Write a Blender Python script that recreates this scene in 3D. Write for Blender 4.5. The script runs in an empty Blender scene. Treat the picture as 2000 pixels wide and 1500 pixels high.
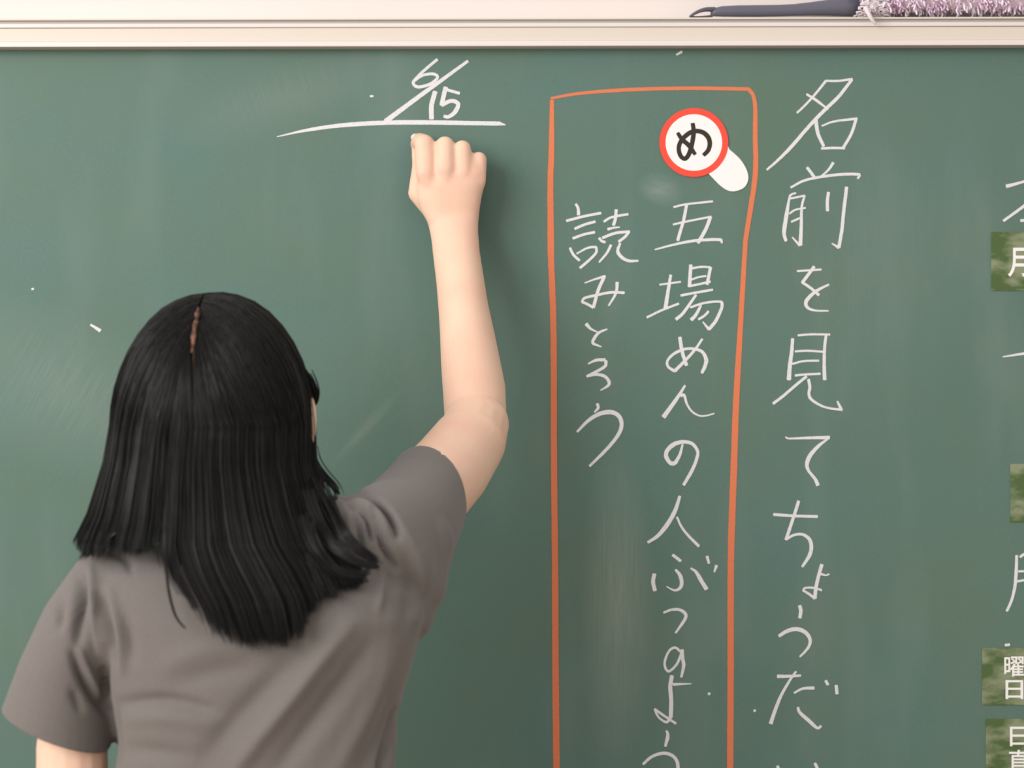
import bpy, bmesh, math, random
import numpy as np
from mathutils import Vector, Matrix, noise
from mathutils.bvhtree import BVHTree

random.seed(7)
rng = np.random.default_rng(11)
SC = bpy.context.scene
COL = SC.collection

# ------------------------------------------------------------------ camera, world, light, exposure
S, D, ZC = 0.0006, 2.4, 1.5          # metres per photo pixel on the board, camera distance, camera height


X, Y, Z = Vector((1, 0, 0)), Vector((0, 1, 0)), Vector((0, 0, 1))


def W(px, py, y=0.0):
    """photo pixel at depth y (board front is y=0, the room is negative y) -> metres"""
    k = S * (D + y) / D
    return Vector(((px - 1000) * k, y, ZC + (750 - py) * k))


cam = bpy.data.cameras.new('camera')
camo = bpy.data.objects.new('camera', cam)
COL.objects.link(camo)
camo.location = (0, -D, ZC)
camo.rotation_euler = (math.pi / 2, 0, 0)
cam.sensor_width = 36
cam.lens = 36 * D / (2000 * S)
cam.clip_start = 0.05
cam.dof.use_dof = True
cam.dof.focus_distance = 2.27
cam.dof.aperture_fstop = 3.6
SC.camera = camo

wd = bpy.data.worlds.new('daylit_room')
SC.world = wd
wd.use_nodes = True
bg = wd.node_tree.nodes['Background']
bg.inputs[0].default_value = (1.0, 0.965, 0.93, 1)
bg.inputs[1].default_value = 0.84


def area(name, loc, target, sx, sy, power, col):
    l = bpy.data.lights.new(name, 'AREA')
    l.shape = 'RECTANGLE'
    l.size, l.size_y, l.energy, l.color = sx, sy, power, col
    o = bpy.data.objects.new(name, l)
    COL.objects.link(o)
    o.location = loc
    o.rotation_euler = (Vector(target) - Vector(loc)).to_track_quat('-Z', 'Y').to_euler()
    return o


area('window_daylight', (-2.6, -2.95, 2.5), (-0.1, 0, 1.55), 2.8, 1.9, 142, (1.0, 0.975, 0.95))
SC.view_settings.view_transform = 'Standard'
SC.view_settings.look = 'None'
SC.view_settings.gamma = 1
SC.view_settings.use_curve_mapping = False
SC.view_settings.exposure = 0.0


# ------------------------------------------------------------------ helpers
def lin(r, g, b):
    f = lambda c: (c / 255 / 12.92) if c / 255 <= 0.04045 else ((c / 255 + 0.055) / 1.055) ** 2.4
    return (f(r), f(g), f(b), 1)


def mat(name, col, rough=0.6, spec=0.3, **kw):
    m = bpy.data.materials.new(name)
    m.use_nodes = True
    b = m.node_tree.nodes['Principled BSDF']
    b.inputs['Base Color'].default_value = col
    b.inputs['Roughness'].default_value = rough
    b.inputs['Specular IOR Level'].default_value = spec
    for k, v in kw.items():
        b.inputs[k.replace('_', ' ')].default_value = v
    return m


def noise_mix(m, col2, scale, lo=0.4, hi=0.6, amount=1.0, stretch=(1, 1, 1), detail=4, bump=0.0):
    """blend a second colour into the base colour by object-space noise"""
    nt = m.node_tree
    b = nt.nodes['Principled BSDF']
    tc = nt.nodes.new('ShaderNodeTexCoord')
    mp = nt.nodes.new('ShaderNodeMapping')
    mp.inputs['Scale'].default_value = stretch
    nz = nt.nodes.new('ShaderNodeTexNoise')
    nz.inputs['Scale'].default_value = scale
    nz.inputs['Detail'].default_value = detail
    rp = nt.nodes.new('ShaderNodeMapRange')
    rp.inputs['From Min'].default_value = lo
    rp.inputs['From Max'].default_value = hi
    rp.inputs['To Max'].default_value = amount
    mx = nt.nodes.new('ShaderNodeMix')
    mx.data_type = 'RGBA'
    nt.links.new(tc.outputs['Object'], mp.inputs[0])
    nt.links.new(mp.outputs[0], nz.inputs['Vector'])
    nt.links.new(nz.outputs['Fac'], rp.inputs['Value'])
    nt.links.new(rp.outputs[0], mx.inputs['Factor'])
    src = b.inputs['Base Color']
    if src.is_linked:
        nt.links.new(src.links[0].from_socket, mx.inputs['A'])
    else:
        mx.inputs['A'].default_value = src.default_value
    mx.inputs['B'].default_value = col2
    nt.links.new(mx.outputs['Result'], src)
    if bump:
        bp = nt.nodes.new('ShaderNodeBump')
        bp.inputs['Strength'].default_value = bump
        bp.inputs['Distance'].default_value = 0.001
        nt.links.new(nz.outputs['Fac'], bp.inputs['Height'])
        nt.links.new(bp.outputs[0], b.inputs['Normal'])
    return m


def link(name, me, m=None, parent=None, smooth=False):
    o = bpy.data.objects.new(name, me)
    COL.objects.link(o)
    if m:
        me.materials.clear()
        me.materials.append(m)
    if smooth:
        me.polygons.foreach_set('use_smooth', [True] * len(me.polygons))
    if parent:
        o.parent = parent
    return o


def obj(name, bm, m=None, parent=None, smooth=False):
    me = bpy.data.meshes.new(name)
    bmesh.ops.recalc_face_normals(bm, faces=bm.faces)
    bm.to_mesh(me)
    bm.free()
    return link(name, me, m, parent, smooth)


def tag(o, label=None, cat=None, group=None, kind=None):
    for k, v in (('label', label), ('category', cat), ('group', group), ('kind', kind)):
        if v:
            o[k] = v
    return o


def box(bm, x0, x1, y0, y1, z0, z1, bevel=0.0):
    r = bmesh.ops.create_cube(bm, size=1.0)
    vs = r['verts']
    for v in vs:
        v.co = Vector((x0 + (v.co.x + .5) * (x1 - x0), y0 + (v.co.y + .5) * (y1 - y0), z0 + (v.co.z + .5) * (z1 - z0)))
    if bevel:
        es = list({e for v in vs for e in v.link_edges})
        bmesh.ops.bevel(bm, geom=es, offset=bevel, segments=2, affect='EDGES', profile=0.6)


def loft(bm, rings, n=28, p=2.0, caps=True):
    """rings: (centre, u, v) half-axis vectors; superellipse exponent p"""
    rows = []
    for c, u, v in rings:
        row = []
        for i in range(n):
            a = 2 * math.pi * i / n
            ca, sa = math.cos(a), math.sin(a)
            ca = math.copysign(abs(ca) ** (2 / p), ca)
            sa = math.copysign(abs(sa) ** (2 / p), sa)
            row.append(bm.verts.new(Vector(c) + Vector(u) * ca + Vector(v) * sa))
        rows.append(row)
    for a, b in zip(rows, rows[1:]):
        for i in range(n):
            j = (i + 1) % n
            bm.faces.new((a[i], a[j], b[j], b[i]))
    if caps:
        bm.faces.new(rows[0][::-1])
        bm.faces.new(rows[-1])
    return rows


def chain(bm, pts, n=16):
    """closed tapered capsules along joints [(pos, radius), ...]"""
    for p, r in pts:
        bmesh.ops.create_icosphere(bm, subdivisions=3, radius=r, matrix=Matrix.Translation(p))
    for (a, ra), (b, rb) in zip(pts, pts[1:]):
        a, b = Vector(a), Vector(b)
        d = (b - a)
        if d.length < 1e-6:
            continue
        q = d.to_track_quat('Z', 'Y')
        u, v = q @ Vector((1, 0, 0)), q @ Vector((0, 1, 0))
        loft(bm, [(a, u * ra, v * ra), (b, u * rb, v * rb)], n=n)


def ball(bm, c, rx, ry, rz):
    bmesh.ops.create_icosphere(bm, subdivisions=4, radius=1,
                               matrix=Matrix.Translation(c) @ Matrix.Diagonal((rx, ry, rz, 1)))


def fuse(bm, voxel, smooth=6, factor=0.5):
    """union of overlapping closed shapes as ONE continuous surface"""
    bmesh.ops.recalc_face_normals(bm, faces=bm.faces)
    me = bpy.data.meshes.new('tmp')
    bm.to_mesh(me)
    bm.free()
    o = bpy.data.objects.new('tmp', me)
    COL.objects.link(o)
    r = o.modifiers.new('r', 'REMESH')
    r.mode = 'VOXEL'
    r.voxel_size = voxel
    s = o.modifiers.new('s', 'SMOOTH')
    s.factor = factor
    s.iterations = smooth
    dg = bpy.context.evaluated_depsgraph_get()
    out = bpy.data.meshes.new_from_object(o.evaluated_get(dg))
    bpy.data.objects.remove(o)
    bpy.data.meshes.remove(me)
    return out


def interp(rows, t):
    if t <= rows[0][0]:
        return rows[0][1:]
    for a, b in zip(rows, rows[1:]):
        if t <= b[0]:
            f = (t - a[0]) / (b[0] - a[0])
            return tuple(x + (y - x) * f for x, y in zip(a[1:], b[1:]))
    return rows[-1][1:]


def catmull(P, sub=8):
    P = [Vector(p) for p in P]
    if len(P) == 2:
        return [P[0].lerp(P[1], i / sub) for i in range(sub + 1)]
    out = []
    Q = [P[0] * 2 - P[1]] + P + [P[-1] * 2 - P[-2]]
    for i in range(1, len(Q) - 2):
        p0, p1, p2, p3 = Q[i - 1:i + 3]
        for k in range(sub):
            t = k / sub
            out.append(0.5 * ((2 * p1) + (p2 - p0) * t + (2 * p0 - 5 * p1 + 4 * p2 - p3) * t * t + (3 * p1 - p0 - 3 * p2 + p3) * t ** 3))
    out.append(P[-1])
    return out


def tube(bm, pts, r, n=6, r1=None):
    pts = [Vector(p) for p in pts]
    rows = []
    up = Vector((0.3, 1, 0.2)).normalized()
    for i, p in enumerate(pts):
        t = (pts[min(i + 1, len(pts) - 1)] - pts[max(i - 1, 0)]).normalized()
        u = t.cross(up).normalized()
        v = t.cross(u)
        rr = r if r1 is None else r + (r1 - r) * i / (len(pts) - 1)
        rows.append((p, u * rr, v * rr))
    loft(bm, rows, n=n)


# ------------------------------------------------------------------ materials
M_wall = noise_mix(mat('wall_paint', (0.735, 0.658, 0.625, 1), 0.7), (0.708, 0.63, 0.595, 1), 3, 0.35, 0.7, bump=0.1)
M_floor = noise_mix(mat('floor_wood', (0.34, 0.22, 0.12, 1), 0.4), (0.26, 0.16, 0.08, 1), 5, stretch=(1, 12, 1))
M_frame = mat('frame_cream', (0.68, 0.605, 0.525, 1), 0.45)
M_alu = mat('frame_lip', (0.74, 0.67, 0.65, 1), 0.35)
M_groove_shade = mat('groove_painted_shade', (0.43, 0.415, 0.40, 1), 0.6)  # darker grey paints in the shade below the ledge

M_board = mat('board_green', (0.100, 0.176, 0.153, 1), 0.55, 0.25)
noise_mix(M_board, (0.105, 0.172, 0.128, 1), 5.0, 0.35, 0.65, 1.0, (1, 1, 1.4))
noise_mix(M_board, (0.165, 0.235, 0.205, 1), 3.2, 0.52, 0.85, 0.75, (3.2, 1, 0.7), 5)
noise_mix(M_board, (0.085, 0.172, 0.150, 1), 9.0, 0.45, 0.75, 0.5, (1, 1, 1))
noise_mix(M_board, (0.19, 0.225, 0.19, 1), 260.0, 0.45, 0.9, 0.18, (1, 1, 1), 2)



def smear(m, px, py, rx, ry, col, amount, ang=0.0, streak=(14, 1, 2)):
    """a wiped patch of old chalk: soft ellipse broken up by streaks"""
    nt = m.node_tree
    b = nt.nodes['Principled BSDF']
    c = W(px, py)
    tc = nt.nodes.new('ShaderNodeTexCoord')
    mp = nt.nodes.new('ShaderNodeMapping')
    mp.vector_type = 'TEXTURE'
    mp.inputs['Location'].default_value = (c.x, 0, c.z)
    mp.inputs['Rotation'].default_value = (0, ang, 0)
    mp.inputs['Scale'].default_value = (rx * S, 1, ry * S)
    gr = nt.nodes.new('ShaderNodeTexGradient')
    gr.gradient_type = 'SPHERICAL'
    nz = nt.nodes.new('ShaderNodeTexNoise')
    nz.inputs['Scale'].default_value = 1.6
    nz.inputs['Detail'].default_value = 5
    m2 = nt.nodes.new('ShaderNodeMapping')
    m2.inputs['Scale'].default_value = (streak[0] * rx / 100, 1, streak[2] * ry / 300)
    nt.links.new(tc.outputs['Object'], mp.inputs[0])
    nt.links.new(mp.outputs[0], gr.inputs[0])
    nt.links.new(mp.outputs[0], m2.inputs[0])
    nt.links.new(m2.outputs[0], nz.inputs['Vector'])
    mul = nt.nodes.new('ShaderNodeMath'); mul.operation = 'MULTIPLY'
    nt.links.new(gr.outputs['Fac'], mul.inputs[0])
    nt.links.new(nz.outputs['Fac'], mul.inputs[1])
    mu2 = nt.nodes.new('ShaderNodeMath'); mu2.operation = 'MULTIPLY'; mu2.use_clamp = True
    nt.links.new(mul.outputs[0], mu2.inputs[0])
    mu2.inputs[1].default_value = amount
    mx = nt.nodes.new('ShaderNodeMix'); mx.data_type = 'RGBA'
    nt.links.new(mu2.outputs[0], mx.inputs['Factor'])
    nt.links.new(b.inputs['Base Color'].links[0].from_socket, mx.inputs['A'])
    mx.inputs['B'].default_value = col
    nt.links.new(mx.outputs['Result'], b.inputs['Base Color'])


smear(M_board, 1205, 1180, 75, 330, (0.24, 0.30, 0.25, 1), 1.1)
smear(M_board, 1290, 370, 48, 34, (0.26, 0.32, 0.28, 1), 1.0, .3, (1.5, 1, 14))
smear(M_board, 120, 760, 330, 160, (0.22, 0.30, 0.27, 1), .7, .5)
smear(M_board, 560, 190, 260, 70, (0.21, 0.26, 0.235, 1), .6, -.3)
smear(M_board, 1700, 500, 200, 420, (0.17, 0.24, 0.20, 1), .5)
smear(M_board, 715, 835, 14, 110, (0.24, 0.30, 0.23, 1), .55, .75)

M_chalk = noise_mix(mat('white_chalk', (0.72, 0.70, 0.71, 1), 0.95, 0.1), (0.50, 0.55, 0.53, 1), 420, 0.52, 0.72, 0.7)
M_orange = noise_mix(mat('orange_chalk', (0.70, 0.205, 0.10, 1), 0.95, 0.1), (0.52, 0.20, 0.11, 1), 380, 0.50, 0.72, 0.6)
M_yellowsmear = mat('faint_chalk', (0.19, 0.26, 0.185, 1), 0.9, 0.1)
M_skin = mat('skin', (0.82, 0.56, 0.42, 1), 0.5, 0.3, Subsurface_Weight=0.15, Subsurface_Scale=0.01)
M_skin.node_tree.nodes['Principled BSDF'].inputs['Subsurface Radius'].default_value = (1, 0.35, 0.2)
noise_mix(M_skin, (0.82, 0.48, 0.36, 1), 22, 0.4, 0.7, 0.6)
M_scalp = noise_mix(mat('scalp', (0.22, 0.10, 0.06, 1), 0.6), (0.04, 0.022, 0.016, 1), 150, 0.40, 0.60)
M_shirt = noise_mix(mat('grey_jersey', (0.168, 0.153, 0.144, 1), 0.9, 0.12, Sheen_Weight=0.2), (0.160, 0.142, 0.130, 1), 600, bump=0.15)
M_shirt.node_tree.nodes['Principled BSDF'].inputs['Sheen Roughness'].default_value = 0.5
M_hair = mat('black_hair', (0.0045, 0.004, 0.004, 1), 0.38, 0.26)
M_hairbase = mat('black_hair_under', (0.006, 0.005, 0.005, 1), 0.6, 0.2)
M_trouser = mat('dark_trousers', (0.03, 0.033, 0.045, 1), 0.85)
M_shoe = mat('white_shoe', (0.7, 0.7, 0.68, 1), 0.5)
M_eye = mat('eye_white', (0.8, 0.8, 0.78, 1), 0.2)
M_iris = mat('dark_iris', (0.02, 0.01, 0.006, 1), 0.2)
M_lip = mat('lips', (0.6, 0.22, 0.2, 1), 0.45)
M_red = mat('red_print', (0.86, 0.075, 0.045, 1), 0.45)
M_white = mat('white_print', (0.87, 0.84, 0.83, 1), 0.4)
M_ink = mat('dark_brown_ink', (0.030, 0.024, 0.015, 1), 0.5)
M_label = noise_mix(mat('green_magnet_sheet', (0.075, 0.125, 0.040, 1), 0.6), (0.235, 0.27, 0.165, 1), 24, 0.42, 0.58, 1.0, (1, 1, 2.0))
M_grip = mat('grey_plastic', (0.112, 0.111, 0.146, 1), 0.38, 0.4)
M_fluff = noise_mix(mat('lavender_microfibre', (0.92, 0.80, 0.91, 1), 0.95), (0.80, 0.56, 0.76, 1), 38, 0.50, 0.68)
M_fluff2 = mat('pale_microfibre_band', (0.76, 0.68, 0.72, 1), 0.95)

# ------------------------------------------------------------------ room
bm = bmesh.new(); box(bm, -4.5, 4.5, 0.022, 0.16, 0, 3.1)
tag(obj('wall_front', bm, M_wall), kind='structure')
bm = bmesh.new(); box(bm, -4.5, 4.5, -5.0, 0.16, -0.1, 0)
tag(obj('floor', bm, M_floor), kind='structure')

# ------------------------------------------------------------------ blackboard and its frame
ROLL = math.radians(0.11)
BOARD_TOP = W(0, 90).z
X0, X1, BB = -1.75, 1.85, 0.80
board = bpy.data.objects.new('blackboard', None)
COL.objects.link(board)
board.location = (0, 0, BB)
tag(board, 'long green classroom chalkboard with cream top frame, covered in white handwriting', 'blackboard')
bpy.context.view_layer.update()


def bpart(name, bm, m, smooth=False, label=None):
    o = obj(name, bm, m, None, smooth)
    o.parent = board
    o.matrix_parent_inverse = Matrix.Translation((0, 0, -BB))
    if label:
        o['label'] = label
    return o


def roll(o):
    # the frame hangs a tenth of a degree off level
    o.data.transform(Matrix.Translation((0, 0, BOARD_TOP)) @ Matrix.Rotation(-ROLL, 4, 'Y') @ Matrix.Translation((0, 0, -BOARD_TOP)))


bm = bmesh.new(); box(bm, X0, X1, 0, 0.02, BB, BOARD_TOP + 0.02)
bpart('writing_surface', bm, M_board)


def zrow(py, y):
    return W(1000, py, y).z


bm = bmesh.new()           # cream face of the top rail
box(bm, X0 - .03, X1 + .03, -0.018, 0.0215, zrow(80, -.018), zrow(53.5, -.018), 0.0008)
roll(bpart('top_rail', bm, M_frame, label='cream face of the top frame rail'))
bm = bmesh.new()           # lower lip that overhangs the slate
box(bm, X0 - .03, X1 + .03, -0.020, 0.0215, zrow(90, -.020), zrow(79.6, -.020), 0.0012)
roll(bpart('rail_lip', bm, M_alu, label='pale lower lip of the top frame'))
bm = bmesh.new()
box(bm, X0 - .03, X1 + .03, -0.020, 0.0215, zrow(52.6, -.020), zrow(44.5, -.020), 0.0012)
roll(bpart('rail_bead', bm, M_alu, label='pale bead along the top of the rail'))
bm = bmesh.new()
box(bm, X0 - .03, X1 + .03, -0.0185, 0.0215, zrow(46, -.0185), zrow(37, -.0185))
roll(bpart('shadow_groove', bm, M_groove_shade, label='recessed groove under the ledge, its shade painted in grey'))
bm = bmesh.new()
box(bm, X0 - .03, X1 + .03, -0.0225, 0.0215, zrow(38.2, -.0225), zrow(34.5, -.0225), 0.0008)
roll(bpart('top_ledge', bm, M_frame))
LEDGE_Z = zrow(34.5, -.0225)
bm = bmesh.new(); box(bm, X0 - .03, X1 + .03, -0.02, 0.0215, BB - .05, BB + .002, 0.001)
bpart('bottom_rail', bm, M_frame)
bm = bmesh.new(); box(bm, X0 - .03, X1 + .03, -0.085, 0.0, BB - .035, BB - .02, 0.002); box(bm, X0 - .03, X1 + .03, -0.09, -0.082, BB - .035, BB - .008, 0.002)
bpart('chalk_tray', bm, M_alu)
for xa, xb in ((X0 - .03, X0 + .002), (X1 - .002, X1 + .03)):
    bm = bmesh.new(); box(bm, xa, xb, -0.02, 0.0215, BB - .05, BOARD_TOP, 0.001)
    bpart('side_rail', bm, M_frame)

# ------------------------------------------------------------------ chalk writing: each character a part
LIFT = [0]


def stroke(bm, pts, widths, sharp=False, y=0.0, th=0.0003, rough=0.10, cap=True):
    """a flat chalk stroke on the board plane. pts in photo px, widths in px"""
    P = [Vector((p[0], p[1], 0)) for p in pts]
    L = [0]
    for a, b in zip(P, P[1:]):
        L.append(L[-1] + (b - a).length)
    tot = L[-1] or 1
    Q = catmull(P, max(4, int(tot / 3 / max(1, len(P) - 1)))) if not sharp else catmull(P, 6)
    n = len(Q)
    d = [0]
    for a, b in zip(Q, Q[1:]):
        d.append(d[-1] + (b - a).length)
    LIFT[0] += 1
    yo = y - th - 0.000012 * (LIFT[0] % 12)
    left, right = [], []
    for i, q in enumerate(Q):
        t = d[i] / (d[-1] or 1)
        x = t * (len(widths) - 1)
        k = min(int(x), len(widths) - 2)
        w = widths[k] + (widths[k + 1] - widths[k]) * (x - k)
        tg = (Q[min(i + 1, n - 1)] - Q[max(i - 1, 0)]).normalized()
        nn = Vector((-tg.y, tg.x, 0))
        a = w * 0.5 * (1 + rough * noise.noise((q.x * .35, q.y * .35, 1.7)))
        b = w * 0.5 * (1 + rough * noise.noise((q.x * .35, q.y * .35, 9.3)))
        left.append(q + nn * a)
        right.append(q - nn * b)
    e0 = Q[0] - (Q[1] - Q[0]).normalized() * widths[0] * .32
    e1 = Q[-1] + (Q[-1] - Q[-2]).normalized() * widths[-1] * .32

    def sc(c, q, f):
        return c + (q - c) * f
    left = [sc(e0, left[0], .62)] + left + [sc(e1, left[-1], .62)]
    right = [sc(e0, right[0], .62)] + right + [sc(e1, right[-1], .62)]
    ys = [yo - 0.00009 * i / len(left) for i in range(len(left))]
    ft = [bm.verts.new(W(p.x, p.y, 0) + Vector((0, q, 0))) for p, q in zip(left, ys)]
    fb = [bm.verts.new(W(p.x, p.y, 0) + Vector((0, q, 0))) for p, q in zip(right, ys)]
    bt = [bm.verts.new(W(p.x, p.y, 0) + Vector((0, y, 0))) for p in left]
    bb = [bm.verts.new(W(p.x, p.y, 0) + Vector((0, y, 0))) for p in right]
    m = len(ft)
    for i in range(m - 1):
        bm.faces.new((ft[i], ft[i + 1], fb[i + 1], fb[i]))
        bm.faces.new((ft[i + 1], ft[i], bt[i], bt[i + 1]))
        bm.faces.new((fb[i], fb[i + 1], bb[i + 1], bb[i]))
    bm.faces.new((ft[0], fb[0], bb[0], bt[0]))
    bm.faces.new((fb[-1], ft[-1], bt[-1], bb[-1]))


def glyph(ox, oy, sc, strokes, m=None, name='chalk_character', label=None, wk=0.92, **kw):
    bm = bmesh.new()
    for w, *pts in strokes:
        w = w if isinstance(w, (list, tuple)) else (w, w)
        stroke(bm, [(ox + x / sc, oy + y / sc) for x, y in pts], [v * wk / sc for v in w], **kw)
    return bpart(name, bm, m or M_chalk, label=label)


K = 1286 / 240
# column on the right
glyph(1480, 130, K, [
    ((30, 24), (715, 148), (600, 290), (500, 400), (410, 485)),
    (26, (710, 150), (850, 150), (990, 130)),
    ((34, 40, 40, 40, 24), (985, 135), (850, 310), (700, 455), (550, 610), (350, 840), (200, 990), (95, 1080)),
    ((26, 32, 20), (510, 290), (600, 345), (700, 420), (735, 450)),
    ((46, 34), (605, 555), (630, 700), (690, 835)),
    ((20, 30), (670, 622), (800, 575), (1040, 545)),
    (34, (1030, 550), (980, 700), (895, 850)),
    (28, (665, 858), (780, 852), (910, 855))], label='white chalk character 名')
glyph(1480, 300, K, [
    ((34, 34), (515, 145), (550, 190), (590, 245)),
    ((34, 18), (790, 95), (740, 170), (660, 240)),
    ((26, 32, 32), (345, 355), (480, 285), (650, 245), (850, 220), (1000, 215), (1070, 222)), (26, (1070, 225), (1045, 262)),
    ((20, 28, 46, 46, 34), (400, 412), (350, 430), (330, 470), (295, 680), (275, 830), (295, 915)),
    (24, (345, 470), (490, 440)), ((24, 44), (490, 440), (460, 560), (455, 760), (445, 960)), ((34, 14), (440, 962), (360, 875)),
    (22, (330, 630), (390, 590), (500, 568)),
    (24, (350, 715), (440, 675)),
    (36, (740, 405), (728, 500), (730, 600)),
    (38, (930, 350), (900, 600), (880, 800), (848, 985)), ((36, 14), (848, 985), (775, 940))], label='white chalk character 前')
glyph(1480, 500, K, [
    (24, (412, 158), (540, 150), (665, 142)),
    (36, (590, 110), (540, 180), (465, 280)),
    (32, (465, 275), (560, 340), (640, 410)),
    ((22, 36, 44, 24, 16), (745, 298), (640, 350), (560, 410), (505, 480), (520, 540), (600, 570), (740, 575))], label='white chalk character を')
glyph(1480, 640, K, [
    (24, (420, 80), (560, 70), (755, 72)),
    ((36, 50), (365, 115), (355, 250), (335, 400), (325, 545)),
    ((30, 42), (715, 80), (700, 200), (695, 400), (700, 545)),
    (24, (390, 248), (520, 242), (680, 252)),
    (24, (360, 380), (480, 350), (640, 345)),
    (26, (390, 500), (500, 490), (655, 482)),
    (32, (510, 510), (400, 600), (260, 720), (160, 795)),
    ((34, 34, 24, 26), (530, 540), (545, 620), (535, 690), (560, 750), (660, 815), (760, 845), (885, 860)), ((36, 20), (872, 852), (832, 770))], label='white chalk character 見')
glyph(1480, 820, K, [
    ((18, 30, 40), (290, 180), (330, 195), (500, 190), (750, 185)),
    ((20, 40, 50, 30, 42), (745, 190), (640, 270), (550, 370), (515, 460), (530, 530), (600, 620), (630, 685))], label='white chalk character て')
glyph(1480, 820, K, [
    (32, (165, 990), (380, 1005), (625, 1012)),
    (36, (428, 850), (380, 1000), (330, 1150), (295, 1255)),
    ((28, 30, 42, 42, 28), (300, 1250), (380, 1205), (470, 1200), (540, 1250), (560, 1330), (540, 1420), (465, 1538))], label='white chalk character ち')
glyph(1480, 1040, K, [
    (40, (670, 335), (630, 480), (605, 600), (598, 690)),
    ((28, 16), (650, 430), (710, 447), (750, 435)),
    ((34, 24), (598, 690), (530, 640), (470, 605)), (24, (475, 600), (500, 580), (590, 580), (670, 605))], label='small white chalk character ょ')
glyph(1480, 1040, K, [
    (40, (437, 765), (450, 820), (440, 895)),
    ((36, 46, 46, 32, 22), (222, 1085), (300, 1035), (400, 1010), (490, 1040), (545, 1110), (540, 1180), (500, 1240), (440, 1300))], label='white chalk character う below ょ')
glyph(1480, 1220, K, [
    ((40, 26), (205, 540), (320, 540), (450, 532)),
    ((24, 44), (400, 490), (330, 590), (240, 750), (180, 900), (135, 1035)),
    ((22, 36), (380, 715), (470, 670), (590, 662)),
    ((28, 42, 40, 24), (420, 865), (440, 920), (530, 1000), (620, 1080), (665, 1060)),
    (34, (710, 585), (735, 630)), (36, (820, 635), (830, 725))], label='white chalk character だ')
glyph(1480, 1220, K, [
    (34, (205, 1480), (240, 1560), (250, 1640)), (34, (597, 1450), (625, 1510), (640, 1600))], label='white chalk character い cut by the lower edge')
# middle column
glyph(1240, 370, K, [
    (24, (405, 185), (540, 155), (815, 125)),
    (36, (540, 165), (510, 320), (475, 440), (448, 535)),
    (24, (400, 368), (520, 340), (800, 285)),
    (40, (792, 288), (740, 420), (660, 560)),
    ((18, 32, 34), (210, 630), (400, 580), (600, 540), (800, 525), (905, 527)), ((34, 18), (902, 527), (912, 562))], label='white chalk character 五')
glyph(1240, 370, K, [
    ((32, 46), (375, 895), (345, 1080), (320, 1240)),
    (22, (258, 997), (480, 967)),
    (26, (125, 1340), (280, 1265), (460, 1195)),
    (40, (585, 790), (578, 900), (570, 1020)),
    (26, (600, 825), (700, 810), (790, 815)), (36, (792, 815), (770, 920), (755, 995)),
    (22, (590, 945), (660, 920), (745, 905)),
    (26, (580, 1010), (680, 990), (790, 965)),
    (28, (480, 1110), (640, 1080), (815, 1050)),
    ((30, 38), (640, 1105), (580, 1190), (500, 1300), (430, 1360)),
    (26, (580, 1235), (700, 1195), (820, 1175), (910, 1175)), ((34, 40), (910, 1178), (908, 1240), (850, 1370), (775, 1465)), ((34, 14), (775, 1465), (710, 1385)),
    ((28, 42), (690, 1215), (640, 1310), (590, 1365)),
    (28, (770, 1275), (730, 1320), (665, 1360))], label='white chalk character 場')
glyph(1240, 640, K, [
    (40, (470, 100), (495, 250), (540, 395)),
    ((26, 40), (705, 118), (640, 215), (550, 320), (415, 455)),
    ((34, 28, 34, 30, 34, 46, 34), (415, 455), (350, 410), (340, 350), (400, 280), (500, 230), (600, 220), (700, 250), (745, 330), (735, 400), (700, 475))], label='white chalk character め under 場')
glyph(1240, 640, K, [
    ((24, 44, 52), (525, 605), (440, 740), (300, 935)),
    ((34, 24, 20, 16), (480, 715), (515, 705), (545, 800), (600, 880), (680, 922), (760, 918), (830, 897))], label='white chalk character ん')
glyph(1240, 640, K, [
    ((22, 46), (500, 1220), (470, 1330), (420, 1420)),
    ((46, 46, 50, 40, 36, 36, 40, 34), (420, 1420), (370, 1415), (325, 1340), (350, 1270), (420, 1215), (510, 1195), (600, 1215), (655, 1290), (650, 1360), (600, 1490), (510, 1647))], label='white chalk character の under ん')
glyph(1240, 940, K, [
    ((34, 48, 48, 30), (470, 155), (420, 310), (340, 450), (240, 570), (135, 640)),
    ((24, 34), (440, 375), (490, 480), (560, 570), (670, 680))], label='white chalk character 人')
glyph(1240, 940, K, [
    (34, (395, 770), (480, 835)),
    ((28, 44, 40, 24, 12), (425, 925), (470, 980), (490, 1060), (470, 1120), (410, 1140), (330, 1100)),
    (44, (205, 970), (190, 1050), (210, 1145)),
    ((22, 46, 46), (585, 910), (640, 950), (700, 1050), (750, 1130)),
    ((36, 26), (755, 785), (775, 860)), ((36, 18), (855, 880), (830, 950))], label='white chalk character ぶ')
glyph(1240, 940, K, [
    ((24, 30, 38, 34, 22), (300, 1375), (380, 1345), (470, 1345), (530, 1390), (525, 1440), (480, 1510), (425, 1588))], label='white chalk character っ')
glyph(1240, 1220, K, [
    ((30, 26, 28, 28, 30), (480, 285), (420, 240), (355, 280), (312, 390), (325, 465), (365, 485), (440, 410), (492, 290)),
    ((36, 40, 26), (494, 262), (500, 350), (510, 430), (485, 550))], label='white chalk character の above よ')
glyph(1240, 1220, K, [
    (46, (388, 535), (370, 650), (380, 800), (375, 970)),
    ((32, 12), (400, 625), (590, 618)),
    ((34, 24, 24), (375, 970), (330, 1020), (250, 970), (205, 885)), (28, (205, 882), (300, 950), (430, 1035))], label='white chalk character よ')
glyph(1240, 1220, K, [
    ((24, 44, 26), (330, 1110), (345, 1160), (318, 1275)),
    ((30, 38, 38), (85, 1460), (180, 1380), (300, 1345), (390, 1370), (440, 1430), (450, 1520), (430, 1640))], label='white chalk character う cut by the lower edge')
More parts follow.
